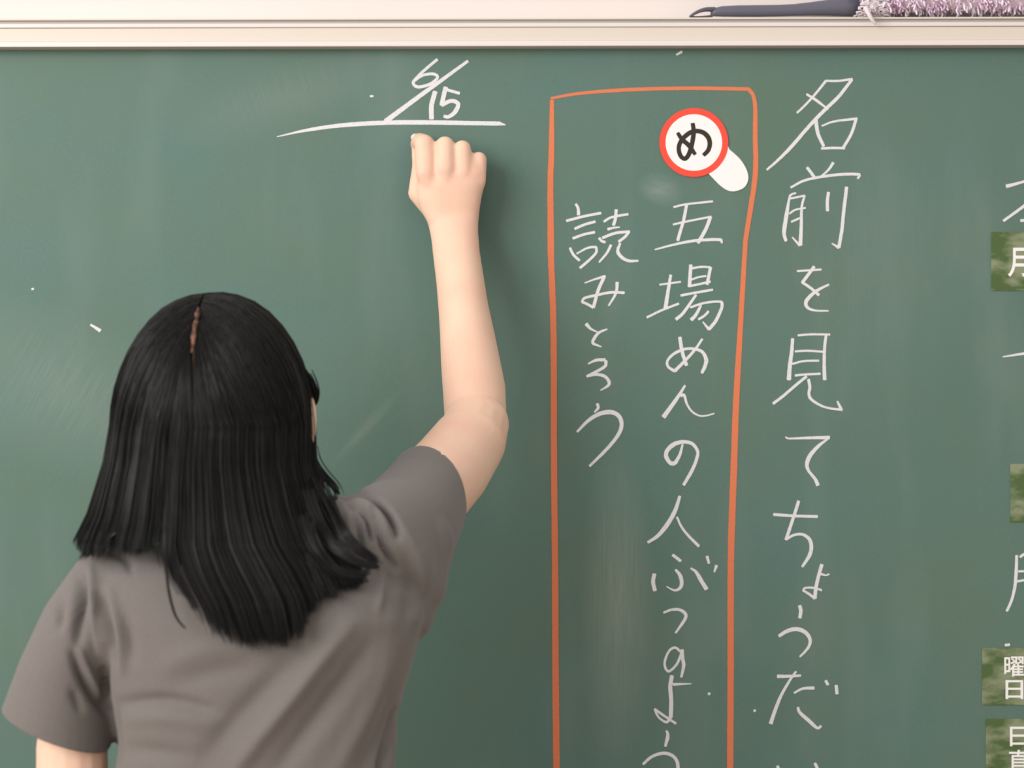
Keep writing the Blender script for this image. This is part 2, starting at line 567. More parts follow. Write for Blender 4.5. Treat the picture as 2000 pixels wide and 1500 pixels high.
# left column
glyph(1060, 390, K, [
    ((28, 38), (345, 45), (370, 90), (375, 160)),
    (30, (248, 222), (430, 175), (610, 140)),
    (30, (335, 305), (440, 260), (550, 230)),
    (30, (315, 405), (430, 365), (545, 340)),
    (30, (285, 505), (320, 575), (385, 638)),
    ((20, 28), (355, 565), (470, 505), (560, 495)), (30, (558, 495), (560, 550), (500, 620), (390, 715)),
    (28, (640, 230), (720, 185), (895, 152)),
    (36, (770, 105), (760, 200), (740, 270)),
    ((32, 16), (680, 310), (740, 295), (805, 287)),
    (30, (590, 400), (620, 435), (655, 445)),
    (32, (625, 400), (760, 350), (910, 335)), (32, (900, 340), (860, 390), (795, 440)),
    ((32, 22), (715, 475), (670, 560), (590, 655)),
    ((26, 40, 34, 22), (810, 455), (785, 540), (830, 605), (900, 640), (1000, 640))], label='white chalk character 読')
glyph(1060, 390, K, [
    ((14, 30), (440, 872), (540, 835), (655, 800)), (38, (645, 805), (580, 950), (530, 1130)),
    (30, (530, 1130), (470, 1095), (410, 1070)), (30, (410, 1072), (440, 1030), (560, 1000), (720, 970), (855, 975)),
    ((38, 20), (780, 865), (765, 980), (690, 1110))], label='white chalk character み')
glyph(1060, 390, K, [
    ((44, 26, 14), (455, 1300), (500, 1350), (570, 1385)),
    ((16, 30, 36, 30, 16), (675, 1355), (590, 1390), (540, 1450), (522, 1497), (560, 1520), (615, 1540))], label='white chalk character と')
glyph(1060, 640, K, [
    ((18, 34, 36), (475, 378), (560, 340), (655, 336)), ((36, 30), (660, 345), (655, 400), (580, 450), (460, 510)),
    ((24, 34, 38, 14), (460, 510), (560, 490), (650, 510), (695, 570), (680, 610), (605, 655))], label='white chalk character ろ')
glyph(1060, 640, K, [
    ((34, 32, 16), (570, 795), (580, 840), (540, 885)),
    ((26, 42, 50, 46, 40, 36, 28), (360, 1090), (480, 970), (600, 900), (720, 885), (800, 930), (825, 1020), (790, 1120), (680, 1260), (490, 1450))], label='large white chalk character う ending the left column')
# the date and its underline
KD = 2000 / 560
glyph(500, 60, KD, [((22, 22, 24, 22, 20), (1265, 200), (1170, 280), (1115, 335), (1097, 362), (1112, 386), (1148, 392), (1220, 370), (1266, 328), (1246, 304), (1200, 303), (1150, 318), (1108, 348))], name='chalk_numeral', label='white chalk figure 6')
glyph(500, 60, KD, [((22, 32, 38), (1478, 212), (1330, 320), (1150, 450), (905, 632))], name='chalk_slash', label='white chalk slash between 6 and 15')
glyph(500, 60, KD, [(36, (1250, 425), (1225, 520), (1225, 615))], name='chalk_numeral', label='white chalk figure 1')
glyph(500, 60, KD, [(34, (1325, 395), (1310, 450), (1295, 520)), (22, (1330, 412), (1420, 437)),
                    ((30, 30, 34, 24), (1295, 520), (1360, 490), (1410, 510), (1390, 565), (1345, 600), (1310, 597))], name='chalk_numeral', label='white chalk figure 5')
glyph(500, 60, KD, [((6, 26, 32, 34, 34, 33, 32), (145, 740), (350, 695), (600, 660), (900, 642), (1200, 640), (1500, 645), (1700, 648)), ((30, 8), (1695, 648), (1740, 657))], name='chalk_line', label='curved white chalk underline below the date')
# orange box
glyph(0, 0, 1, [((5, 7, 7, 7), (1076, 192), (1137, 182), (1236, 175), (1346, 172.5), (1463, 174)),
                ((7, 9, 10, 10, 9), (1461, 173), (1471, 187), (1475, 213), (1475, 272), (1476, 316), (1473, 360), (1456, 470)),
                ((9, 10, 12, 13, 13), (1456, 470), (1446, 640), (1438, 780), (1433, 920), (1428, 1060)),
                (12.5, (1428, 1050), (1427, 1150), (1427, 1300), (1426, 1530), (1426, 1800)),
                ((8, 11, 12, 13), (1078, 196), (1077, 300), (1075, 360), (1076, 500)),
                ((12, 12, 13, 13), (1076, 500), (1081, 650), (1082, 900), (1084, 1100), (1085, 1300), (1087, 1530), (1088, 1800))],
      M_orange, 'chalk_outline', 'orange chalk box drawn around two columns', wk=1.0)
# right edge writing
glyph(1880, 300, 1500 / 420, [((28, 18, 22), (305, 228), (340, 220), (429, 195), (540, 165)), ((20, 24), (285, 470), (429, 365), (520, 290)), (22, (405, 468), (429, 466), (500, 462))], label='white chalk character cut by the right edge')
glyph(1880, 300, 1500 / 420, [((10, 28), (280, 1418), (429, 1395), (520, 1385))], label='white chalk 一 at the right edge')
glyph(1880, 1040, 6.25, [((36, 44, 38, 34), (660, 280), (655, 450), (640, 650), (600, 820), (540, 960)), (34, (700, 300), (760, 262), (870, 245)),
                         (28, (680, 475), (870, 468)), (30, (660, 597), (870, 565))], label='white chalk character 月 at the right edge')
# stray chalk specks
for pts, w in (([(177, 634), (196, 646)], (4, 7)), ([(723, 188), (729, 188)], (4, 4)), ([(1321, 107), (1332, 101)], (4, 5)),
               ([(1383, 1355), (1387, 1355)], (5, 5)), ([(1472, 1388), (1476, 1388)], (5, 4)), ([(1963, 1260), (1972, 1259)], (5, 5)),
               ([(62, 565), (66, 564)], (4, 4))):
    bm = bmesh.new(); stroke(bm, pts, w); bpart('chalk_speck', bm, M_chalk)

# ------------------------------------------------------------------ magnets on the board


def poly_slab(bm, pts, y0, y1):
    f = [bm.verts.new((p.x, y1, p.z)) for p in pts]
    b = [bm.verts.new((p.x, y0, p.z)) for p in pts]
    bm.faces.new(f)
    bm.faces.new(b[::-1])
    for i in range(len(pts)):
        j = (i + 1) % len(pts)
        bm.faces.new((f[i], b[i], b[j], f[j]))


KM = 7.5
mag = bpy.data.objects.new('round_magnet', None)
COL.objects.link(mag)
mag.location = W(1260 + 712 / KM, 190 + 665 / KM, 0)
tag(mag, 'round white magnet with red rim and a black め', 'magnet')


def mpart(name, bm, m, parent=mag, label=None, smooth=False):
    o = obj(name, bm, m, None, smooth)
    o.parent = parent
    o.matrix_parent_inverse = Matrix.Translation(-parent.location)
    if label:
        o['label'] = label
    return o


def circ(r, n=72, sy=1.0):
    return [W(1260 + 712 / KM + r * math.cos(2 * math.pi * i / n), 190 + 665 / KM + r * sy * math.sin(2 * math.pi * i / n)) for i in range(n)]


tail = [(1120, 900), (1200, 715), (1235, 765), (1310, 830), (1400, 920), (1480, 1050), (1510, 1160), (1503, 1230), (1470, 1300), (1400, 1352), (1290, 1380), (1190, 1357), (1090, 1285), (1000, 1195), (930, 1120)]
bm = bmesh.new(); poly_slab(bm, [W(1260 + p.x / KM, 190 + p.y / KM) for p in catmull([(x, y, 0) for x, y in tail], 5)], 0, -0.0012)
mpart('tail_tab', bm, M_white, label='blank white tab sticking out below the round disc')
bm = bmesh.new(); poly_slab(bm, circ(67.2), 0, -0.0016)
mpart('red_rim', bm, M_red, label='red rim of the disc')
bm = bmesh.new(); poly_slab(bm, circ(55.2), -0.0012, -0.00175)
mpart('white_face', bm, M_white)
bm = bmesh.new()
for w, pts in ((((46, 58, 58, 46)), [(475, 525), (540, 620), (640, 710), (730, 838)]),
               ((52, 60, 58, 60, 56, 56, 58, 60, 60, 62, 58, 52), [(695, 385), (708, 500), (692, 650), (650, 810), (590, 900), (525, 870), (492, 780), (502, 690), (555, 605), (640, 530), (740, 497), (850, 520), (925, 595), (945, 690), (920, 780), (855, 850)])):
    stroke(bm, [(1260 + x / KM, 190 + y / KM) for x, y in pts], [v * 1.15 / KM for v in w], y=-0.0017, th=0.00015, rough=0.05)
mpart('printed_character', bm, M_ink, label='dark printed め')


def text_mesh(body, size, y):
    cu = bpy.data.curves.new('txt', 'FONT')
    cu.body = body
    cu.size = size
    cu.align_x = 'CENTER'
    cu.offset = size * 0.012
    cu.extrude = 0.0001
    o = bpy.data.objects.new('txt', cu)
    COL.objects.link(o)
    dg = bpy.context.evaluated_depsgraph_get()
    me = bpy.data.meshes.new_from_object(o.evaluated_get(dg))
    bpy.data.objects.remove(o)
    me.transform(Matrix.Rotation(math.pi / 2, 4, 'X'))
    return me


GL = 'green label magnets at the right edge of the board'


def label_magnet(x0, y0, x1, y1, chars, label):
    c = W((x0 + x1) / 2, (y0 + y1) / 2)
    r = bpy.data.objects.new('label_magnet', None)
    COL.objects.link(r)
    r.location = c
    tag(r, label, 'magnet', GL)
    bm = bmesh.new()
    a, b = W(x0, y1), W(x1, y0)
    box(bm, a.x, b.x, -0.0011, 0, a.z, b.z, 0.0004)
    mpart('magnet_sheet', bm, M_label, r)
    for ch, tx0, ty0, tx1, ty1 in chars:
        me = text_mesh(ch, 0.05, 0)
        co = np.empty(len(me.vertices) * 3)
        me.vertices.foreach_get('co', co)
        co = co.reshape(-1, 3)
        lo, hi = co.min(0), co.max(0)
        A, B = W(tx0, ty1), W(tx1, ty0)
        co[:, 0] = A.x + (co[:, 0] - lo[0]) / (hi[0] - lo[0]) * (B.x - A.x)
        co[:, 2] = A.z + (co[:, 2] - lo[2]) / (hi[2] - lo[2]) * (B.z - A.z)
        co[:, 1] = -0.0012 + (co[:, 1] - lo[1]) - (hi[1] - lo[1]) * .5
        me.vertices.foreach_set('co', co.ravel())
        o = link('printed_character', me, M_white, r)
        o.matrix_parent_inverse = Matrix.Translation(-c)
        o['label'] = 'white printed ' + ch


label_magnet(1935.5, 453, 2052, 568, [('月', 1968, 484, 2013, 541)], 'mottled green label magnet printed with a white 月')
label_magnet(1973, 906, 2090, 1020, [('日', 2012, 935, 2052, 992)], 'mottled green label magnet halfway down the edge, its visible strip blank')
label_magnet(1918, 1265, 2042, 1377, [('曜', 1961, 1282, 2000, 1321), ('日', 1963.5, 1328, 1998, 1365)], 'green label magnet printed with white 曜日')
label_magnet(1925, 1404, 2049, 1520, [('日', 1972, 1419, 2006, 1457), ('直', 1969, 1464, 2010, 1504)], 'lowest green label magnet, printed with white 日直')

# ------------------------------------------------------------------ microfibre duster on the ledge
DY = -0.006
du = bpy.data.objects.new('duster', None)
COL.objects.link(du)
du.location = W(1675, 12, DY)
tag(du, 'fluffy lavender duster with grey plastic handle lying on the ledge above the board', 'duster')
bm = bmesh.new()
rings = []
for px, top, bot in ((1388, 19, 31.5), (1396, 15.5, 32.2), (1410, 12, 32.6), (1440, 10.5, 32.8), (1480, 10, 32.8), (1520, 9.5, 32.2), (1550, 8, 31.2), (1585, 4, 30.6), (1620, -1, 30.8), (1650, -4, 31.6), (1676, -5, 31.8)):
    c = W(px, (top + bot) / 2, DY)
    h = (bot - top) / 2 * S
    rings.append((c, Vector((0, h * 0.9, 0)), Vector((0, 0, h))))
loft(bm, rings, n=24)
mpart('handle', bm, M_grip, du, smooth=True)
bm = bmesh.new()
tube(bm, catmull([W(1347, 32.4, DY - .012), W(1353, 28.5, DY - .012), W(1364, 22.5, DY - .011), W(1378, 18.6, DY - .008), W(1396, 18.5, DY)], 6), 0.0011, 8, 0.0030)
tube(bm, catmull([W(1347, 32.4, DY - .012), W(1358, 33.2, DY - .004), W(1372, 33.0, DY + .004), W(1392, 31, DY + .002)], 6), 0.0009, 8, 0.0014)
mpart('hanging_loop', bm, M_grip, du, smooth=True)
FZ, FR = W(1700, -22, DY), 0.030
bm = bmesh.new()
for i in range(4600):
    px = 1684 + random.random() * 390
    a = random.random() * 2 * math.pi
    c = W(px, -20, DY)
    f = Vector((random.uniform(-.9, .9), math.cos(a), math.sin(a))).normalized()
    L = FR * random.uniform(.75, 1.02)
    s = Vector((random.uniform(-1, 1), random.uniform(-1, 1), random.uniform(-1, 1))) * 0.006
    p0 = c + f * 0.012
    p3 = c + Vector((f.x * .7, f.y, f.z)) * L + s
    if p3.z < LEDGE_Z + .0024:
        p3.z = LEDGE_Z + .0024 + random.random() * .003
    if p3.y > 0.0185:
        p3.y = 0.0185
    p2 = p0.lerp(p3, .6) + s * .8
    if p2.z < LEDGE_Z + .0024:
        p2.z = LEDGE_Z + .0026
    tube(bm, [p0, p2, p3], 0.0017, 4, 0.0009)
loft(bm, [(W(1690, -20, DY), Y * .012, Z * .012), (W(1715, -20, DY), Y * .021, Z * .023), (W(2060, -20, DY), Y * .021, Z * .023), (W(2075, -20, DY), Y * .012, Z * .012)], n=24)  # solid core added inside the fibres to brighten the dark gaps
fl = mpart('fibres', bm, M_fluff, du, smooth=True)
fl['kind'] = 'stuff'
bm = bmesh.new()           # pale gathered band next to the handle
for i in range(420):
    px = 1676 + random.random() * 44
    a = random.random() * 2 * math.pi
    c = W(px, 6, DY)
    rr = 0.0165
    z = max(c.z + rr * math.sin(a), LEDGE_Z + .0024)
    b = Vector((c.x + random.uniform(-.006, .006), c.y + rr * 1.0 * math.cos(a), z))
    e = b + Vector((random.uniform(.004, .016), random.uniform(-.002, .002), random.uniform(-.004, .003)))
    e.z = max(e.z, LEDGE_Z + .0024)
    tube(bm, [b, b.lerp(e, .5) + Vector((0, -.001, .001)), e], 0.0013, 4, 0.0007)
tube(bm, catmull([W(1690, 14, DY - .024), W(1697, 28, DY - .026), W(1703, 38, DY - .026), W(1710, 47, DY - .024)], 6), 0.0030, 8, 0.0016)
g = mpart('gathered_band', bm, M_fluff2, du, smooth=True)
g['kind'] = 'stuff'
g['label'] = 'pale band of fibres beside the handle with one strand hanging over the ledge'

# ------------------------------------------------------------------ the woman: body
TY = -0.41
bm = bmesh.new()


def ring_px(px, py, y, wpx, dep, tilt=None, kpx=None):
    """ring around a limb whose image half width is wpx"""
    k = S * (D + y) / D
    c = W(px, py, y)
    t = tilt if tilt is not None else Z
    t = t.normalized()
    u = t.cross(Y).normalized() * wpx * k
    v = u.cross(t).normalized() * dep
    return (c, u, v)


# torso (inside the T-shirt), pelvis
for_t = [(1010, 470, 560, .045), (1060, 400, 610, .055), (1100, 300, 700, .058), (1140, 235, 780, .068), (1220, 225, 795, .078), (1300, 240, 770, .081), (1400, 250, 750, .082),
         (1500, 250, 750, .081), (1620, 250, 750, .082), (1750, 250, 755, .084), (1900, 240, 765, .088), (2050, 235, 770, .090), (2200, 250, 755, .088)]
rings = []
for py, xl, xr, dp in for_t:
    k = S * (D + TY) / D
    rings.append((W((xl + xr) / 2, py, TY + .004), X * (xr - xl) / 2 * k, Y * dp))
loft(bm, rings, n=36, p=2.5)
# neck and head
HY = -0.385
chain(bm, [(W(490, 1110, -.40), .052), (W(455, 1010, -.395), .049), (W(430, 930, HY), .052)])
ball(bm, W(420, 812, -.392), .076, .096, .112)
ball(bm, W(425, 900, -.340), .056, .055, .070)       # jaw
chain(bm, [(W(420, 850, -.292), .010), (W(423, 885, -.276), .013)])     # nose
ball(bm, W(425, 925, -.300), .022, .012, .012)       # mouth
ball(bm, W(428, 968, -.300), .020, .018, .018)       # chin
ball(bm, W(421, 806, -.315), .054, .014, .012)       # brow
for ex in (-1, 1):                                   # ears
    k = S * (D - .38) / D
    c = W(420, 822, -.380)
    ball(bm, Vector((c.x + ex * .0935, c.y, c.z + .000)), .0065, .018, .028)
# right arm, raised to the board
SH, EL, WR = W(735, 1085, -.40), W(925, 832, -.165), W(888, 450, -.047)
chain(bm, [(W(640, 1075, -.405), .052), (SH, .050)])
axis = [(735, 1085, -.400, .052), (775, 1035, -.350, .045), (830, 970, -.290, .0440), (880, 915, -.240, .0425), (915, 865, -.200, .0395)]
rings = []
for i, (px, py, y, r) in enumerate(axis):
    p = W(px, py, y)
    q = W(*axis[min(i + 1, len(axis) - 1)][:3]) - W(*axis[max(i - 1, 0)][:3])
    t = q.normalized()
    u = t.cross(Z).normalized() * r
    v = u.cross(t).normalized() * r * 1.02
    rings.append((p, u, v))
loft(bm, rings, n=28)
chain(bm, [(W(918, 862, -.200), .039), (W(930, 830, -.178), .036)])
ball(bm, W(962, 822, -.182), .0165, .020, .022)      # elbow point
fore = [(928, 838, -.172, 59, .034), (928, 800, -.158, 61, .037), (926, 760, -.147, 61.5, .039), (918, 700, -.128, 57.5, .038), (912, 650, -.112, 53, .035),
        (905, 600, -.097, 49, .031), (899, 550, -.082, 47, .027), (892, 500, -.066, 46, .0235), (888, 460, -.054, 46.5, .0215), (886, 440, -.048, 48.5, .021), (884, 420, -.045, 53, .020)]
rings = []
for i, (px, py, y, wp, dp) in enumerate(fore):
    t = W(*fore[min(i + 1, len(fore) - 1)][:3]) - W(*fore[max(i - 1, 0)][:3])
    rings.append(ring_px(px, py, y, wp, dp, t))
loft(bm, rings, n=28)
# right hand: palm block, metacarpals, five bent fingers
HP = []
palm = [(886, 440, -.047, 48, .0195), (880, 415, -.046, 56, .0205), (877, 390, -.047, 63, .0210), (879, 365, -.048, 66, .0212), (882, 342, -.047, 66, .0205), (883, 322, -.045, 63, .0165), (884, 305, -.042, 58, .0130)]
rings = [ring_px(px, py, y, wp, dp, Z) for px, py, y, wp, dp in palm]
loft(bm, rings, n=28, p=2.6)
fingers = [
    # MCP, PIP, DIP, tip (px, py, y) + radii
    [(832, 338, -.0590), (829, 282, -.0500), (820, 276, -.0290), (815, 281, -.0135)],
    [(870, 330, -.0610), (869, 284, -.0530), (866, 292, -.0270), (860, 318, -.0165)],
    [(904, 338, -.0575), (903, 291, -.0505), (902, 302, -.0260), (897, 330, -.0180)],
    [(932, 354, -.0515), (935, 312, -.0450), (933, 322, -.0240), (926, 346, -.0190)]]
frad = [(.0118, .0118, .0100, .0084), (.0116, .0108, .0094, .0080), (.0112, .0103, .0090, .0076), (.0102, .0095, .0080, .0068)]
wrist_roots = [(862, 425, -.050), (878, 425, -.052), (894, 426, -.051), (908, 430, -.049)]
for f, r, w0 in zip(fingers, frad, wrist_roots):
    chain(bm, [(W(*w0), .0085), (W(*f[0]), r[0]), (W(*f[1]), r[1]), (W(*f[2]), r[2]), (W(*f[3]), r[3])])
chain(bm, [(W(866, 428, -.042), .0150), (W(817, 377, -.0400), .0120), (W(822, 325, -.0300), .0103), (W(817, 293, -.0190), .0082)])   # thumb
chain(bm, [(W(866, 420, -.044), .015), (W(834, 380, -.044), .0125), (W(836, 345, -.050), .0105)])       # thumb web
# left arm, hanging
chain(bm, [(W(270, 1150, -.41), .045), (W(205, 1185, -.41), .041), (W(165, 1270, -.41), .0330), (W(143, 1380, -.41), .0320), (W(141, 1460, -.41), .0345), (W(141, 1560, -.41), .0350), (W(140, 1690, -.41), .034)])
chain(bm, [(W(140, 1690, -.41), .035), (W(150, 1800, -.39), .036), (W(165, 2000, -.35), .028), (W(172, 2120, -.32), .022)])
LW = W(172, 2120, -.32)
chain(bm, [(LW, .022), (LW + Vector((.004, .012, -.045)), .026), (LW + Vector((.006, .018, -.075)), .024)])
for i, (dx, ln, r) in enumerate(((-.022, .052, .0085), (-.006, .060, .009), (.010, .056, .009), (.025, .044, .008))):
    b = LW + Vector((.006 + .3 * dx, .018 + dx, -.085))
    chain(bm, [(b, r + .001), (b + Vector((.006, .004, -ln * .5)), r), (b + Vector((.020, .004, -ln * .85)), r - .001), (b + Vector((.034, .004, -ln)), r - .002)])
chain(bm, [(LW + Vector((.004, .03, -.03)), .014), (LW + Vector((.012, .05, -.06)), .011), (LW + Vector((.022, .055, -.085)), .009)])
# legs
PX = W(500, 2100, TY).x
LEGS = {}
for s in (-1, 1):
    h = Vector((PX + s * .082, TY + .01, .80)); kn = Vector((PX + s * .092, TY + .03, .43)); an = Vector((PX + s * .098, TY, .085))
    LEGS[s] = (h, kn, an)
    chain(bm, [(h + Vector((-s * .014, 0, -.02)), .076), (h.lerp(kn, .5), .068), (kn, .052), (kn.lerp(an, .35), .052), (an, .034)])
    chain(bm, [(an + Vector((0, -.01, -.045)), .032), (an + Vector((s * .01, .10, -.052)), .028), (an + Vector((s * .015, .16, -.058)), .022)])
body = fuse(bm, 0.0021, 7)
person = link('person', body, M_skin, None, True)
tag(person, 'woman seen from behind in a grey T-shirt, right hand raised to write', 'person')


def ppart(name, o_or_me, m, label=None, smooth=True):
    if isinstance(o_or_me, bmesh.types.BMesh):
        o = obj(name, o_or_me, m, person, smooth)
    else:
        o = link(name, o_or_me, m, person, smooth)
    if label:
        o['label'] = label
    return o


for s in (-1, 1):
    e = W(421, 836, -.3185)
    bm = bmesh.new(); ball(bm, e + Vector((s * .031, 0, 0)), .013, .011, .0085)
    eo = ppart('eye', bm, M_eye)
    bm = bmesh.new(); ball(bm, e + Vector((s * .031, .0085, 0)), .005, .0035, .005)
    io = obj('iris', bm, M_iris, eo, True)
    bm = bmesh.new(); box(bm, e.x + s * .031 - .017, e.x + s * .031 + .017, -.318, -.3045, e.z + .017, e.z + .0215, .002)
    ppart('eyebrow', bm, M_hair)
bm = bmesh.new(); ball(bm, W(425, 925, -.2895), .021, .004, .0075)
ppart('lips', bm, M_lip)

# ------------------------------------------------------------------ T-shirt
bm = bmesh.new()
kT = S * (D + TY) / D
shirt_rows = [(1035, 420, 600, .060), (1060, 340, 650, .068), (1085, 235, 720, .074), (1110, 180, 775, .082), (1150, 165, 822, .090), (1200, 168, 828, .096), (1250, 188, 815, .099),
              (1300, 206, 803, .100), (1345, 216, 789, .100), (1390, 226, 779, .100), (1440, 228, 772, .099), (1500, 227, 775, .098), (1600, 220, 785, .099), (1750, 205, 800, .106), (1900, 190, 815, .116), (2030, 182, 822, .121), (2080, 182, 822, .122)]
rings = []
for py, xl, xr, dp in shirt_rows:
    rings.append((W((xl + xr) / 2, py, TY), X * (xr - xl) / 2 * kT, Y * dp))
loft(bm, rings, n=48, p=2.6)
# right sleeve
rs = [(620, 1090, -.410, .062), (690, 1085, -.408, .061), (745, 1078, -.395, .0665), (784, 1036, -.350, .0570), (825, 976, -.292, .0485), (858, 934, -.250, .0475)]
rings = []
for i, (px, py, y, r) in enumerate(rs):
    p = W(px, py, y)
    t = (W(*rs[min(i + 1, len(rs) - 1)][:3]) - W(*rs[max(i - 1, 0)][:3])).normalized()
    if i < 2:
        t = Vector((1, 0, .15)).normalized()
    if i == 2:
        t = Vector((.75, .55, .35)).normalized()
    u = t.cross(Z).normalized() * r
    v = u.cross(t).normalized() * r
    rings.append((p, u, v))
loft(bm, rings, n=32)
# cloth hanging from sleeve to ribs below the right armpit
chain(bm, [(W(800, 1060, -.375), .044), (W(800, 1140, -.395), .036), (W(795, 1200, -.405), .026)])
chain(bm, [(W(200, 1270, -.41), .040), (W(205, 1330, -.41), .024)])
# left sleeve
ls = [(300, 1118, -.41, 95, .055), (225, 1150, -.41, 92, .062), (170, 1222, -.41, 88, .062), (135, 1312, -.41, 97, .060), (110, 1415, -.41, 112, .058), (100, 1475, -.41, 115, .058)]
rings = []
for i, (px, py, y, wp, dp) in enumerate(ls):
    t = (W(*ls[min(i + 1, len(ls) - 1)][:3]) - W(*ls[max(i - 1, 0)][:3])).normalized()
    rings.append((W(px, py, y), t.cross(Y).normalized() * wp * kT, Y * dp))
loft(bm, rings, n=32)
shirt_me = fuse(bm, 0.0026, 10)

# cloth folds: gentle ridges (+) and creases (-) pressed into the jersey, (height mm, half width px, path)
FOLDS = [
    (-9, 11, [(158, 1120), (156, 1180), (153, 1255)]), (3.5, 9, [(176, 1105), (183, 1190), (196, 1275)]), (-4, 8, [(118, 1170), (115, 1230)]),
    (-6.5, 8, [(140, 1275), (160, 1325), (188, 1368), (206, 1392)]), (3, 6, [(155, 1268), (182, 1330), (200, 1370)]), (-4.2, 7, [(204, 1262), (203, 1330), (207, 1392)]),
    (-6, 10, [(194, 1165), (210, 1230), (222, 1300)]), (4, 9, [(215, 1150), (235, 1240), (240, 1310)]), (-3.5, 12, [(240, 1200), (262, 1290)]),
    (-3, 8, [(215, 1078), (245, 1092), (256, 1118)]), (-3, 8, [(140, 1350), (160, 1390)]),
    (-4, 9, [(228, 1390), (228, 1440), (230, 1520)]),
    (-4, 14, [(225, 1378), (290, 1370), (350, 1372), (420, 1390)]), (1.5, 16, [(230, 1408), (320, 1402), (420, 1415)]), (-2.5, 18, [(228, 1465), (300, 1468), (380, 1480)]),
    (5.5, 20, [(440, 1530), (500, 1450), (560, 1375), (610, 1310), (650, 1260), (690, 1215)]), (-4.5, 22, [(530, 1520), (590, 1440), (640, 1375), (690, 1310), (730, 1250)]), (-3.5, 24, [(390, 1500), (450, 1420), (520, 1345), (580, 1280)]),
    (2.5, 18, [(650, 1520), (700, 1430), (740, 1350), (770, 1270)]), (-2.5, 16, [(700, 1520), (740, 1430), (765, 1350)]),
    (2, 22, [(320, 1300), (400, 1270), (480, 1265)]), (-2, 20, [(330, 1340), (420, 1315), (500, 1300)]),
    (-9, 6.5, [(668, 968), (700, 960), (730, 972), (757, 998), (772, 1028), (778, 1050)]), (2.5, 8, [(690, 980), (720, 985), (745, 1010), (758, 1040)]),
    (-7, 6, [(702, 990), (718, 1010), (725, 1040), (728, 1058)]), (3.5, 5, [(715, 985), (730, 1020), (742, 1060)]), (-7, 6, [(728, 1000), (740, 1045), (755, 1080), (775, 1112)]),
    (-4, 7, [(680, 975), (696, 995)]), (3, 8, [(680, 1000), (684, 1040), (700, 1072)]), (-5.5, 6, [(700, 1010), (705, 1060), (712, 1085)]), (3, 8, [(742, 1080), (745, 1140), (740, 1190)]),
    (-2.5, 14, [(790, 1080), (800, 1150), (790, 1230)]), (2, 14, [(830, 1060), (836, 1130), (815, 1220)]),
    (-8, 6, [(774, 1385), (764, 1430), (748, 1480), (740, 1520)]), (3, 5, [(780, 1400), (770, 1450), (758, 1510)]), (-5, 5, [(786, 1420), (774, 1470), (768, 1520)]),
]
nv = len(shirt_me.vertices)
co = np.empty(nv * 3); shirt_me.vertices.foreach_get('co', co); co = co.reshape(-1, 3)
no = np.empty(nv * 3); shirt_me.vertices.foreach_get('normal', no); no = no.reshape(-1, 3)
kv = S * (D + co[:, 1]) / D
vx = 1000 + co[:, 0] / kv
vy = 750 - (co[:, 2] - ZC) / kv
facing = np.clip((0.25 - no[:, 1]) / 0.5, 0, 1)
disp = np.zeros(nv)
for h, w, path in FOLDS:
    pts = np.array([(p.x, p.y) for p in catmull([(a, b, 0) for a, b in path], 8)])
    best = np.full(nv, 1e9); tt = np.zeros(nv)
    for i in range(len(pts) - 1):
        a, b = pts[i], pts[i + 1]
        ab = b - a
        L2 = ab @ ab + 1e-9
        t = np.clip(((vx - a[0]) * ab[0] + (vy - a[1]) * ab[1]) / L2, 0, 1)
        d = np.hypot(vx - a[0] - t * ab[0], vy - a[1] - t * ab[1])
        m = d < best
        best[m] = d[m]; tt[m] = (i + t[m]) / (len(pts) - 1)
    end = 0.25 + 0.75 * np.sin(np.pi * np.clip(tt, 0.0, 1)) ** 0.7
    disp += h * 0.00165 * np.exp(-(best / w) ** 2) * end
big = np.array([noise.noise((c[0] * 9, c[1] * 9, c[2] * 6)) for c in co]) * 0.0022
co += no * ((disp * facing + big)[:, None])
shirt_me.vertices.foreach_set('co', co.ravel())
bm = bmesh.new(); bm.from_mesh(shirt_me)


def cut(bm, point, normal, radius, axis_pt):
    """open the cloth at a hem: remove what lies beyond the plane"""
    point, normal = Vector(point), Vector(normal).normalized()
    gv = {v for v in bm.verts if (v.co - Vector(axis_pt)).length < radius}
    gf = [f for f in bm.faces if all(v in gv for v in f.verts)]
    ge = list({e for f in gf for e in f.edges})
    gvv = list({v for f in gf for v in f.verts})
    bmesh.ops.bisect_plane(bm, geom=gvv + ge + gf, plane_co=point, plane_no=normal, clear_outer=True)


hR = W(838, 972, -.285)
dR = (W(866, 938, -.250) - W(790, 1030, -.350)).normalized()
cut(bm, hR, dR + Vector((.28, 0, -.33)), 0.125, W(856, 950, -.26))
hL = W(111, 1420, -.41)
nL = Vector((-.385, .05, -.91)).normalized()
gv = {v for v in bm.verts if v.co.x < W(217, 1440, TY).x and v.co.z < W(0, 1330, TY).z and (v.co - hL).length < .10}
gf = [f for f in bm.faces if all(v in gv for v in f.verts)]
bmesh.ops.bisect_plane(bm, geom=list({v for f in gf for v in f.verts}) + list({e for f in gf for e in f.edges}) + gf, plane_co=hL, plane_no=nL, clear_outer=True)
bmesh.ops.bisect_plane(bm, geom=bm.verts[:] + bm.edges[:] + bm.faces[:], plane_co=W(0, 2060, TY), plane_no=(0, 0, -1), clear_outer=True)
me = bpy.data.meshes.new('tshirt'); bm.to_mesh(me); bm.free()
shirt = ppart('tshirt', me, M_shirt, 'plain grey short-sleeved T-shirt')
so = shirt.modifiers.new('cloth', 'SOLIDIFY'); so.thickness = 0.0016; so.offset = -1


def bvh_of(me):
    vs = [v.co.copy() for v in me.vertices]
    fs = [tuple(p.vertices) for p in me.polygons]
    return BVHTree.FromPolygons(vs, fs)


BV = bvh_of(me)
BB_ = bvh_of(body)

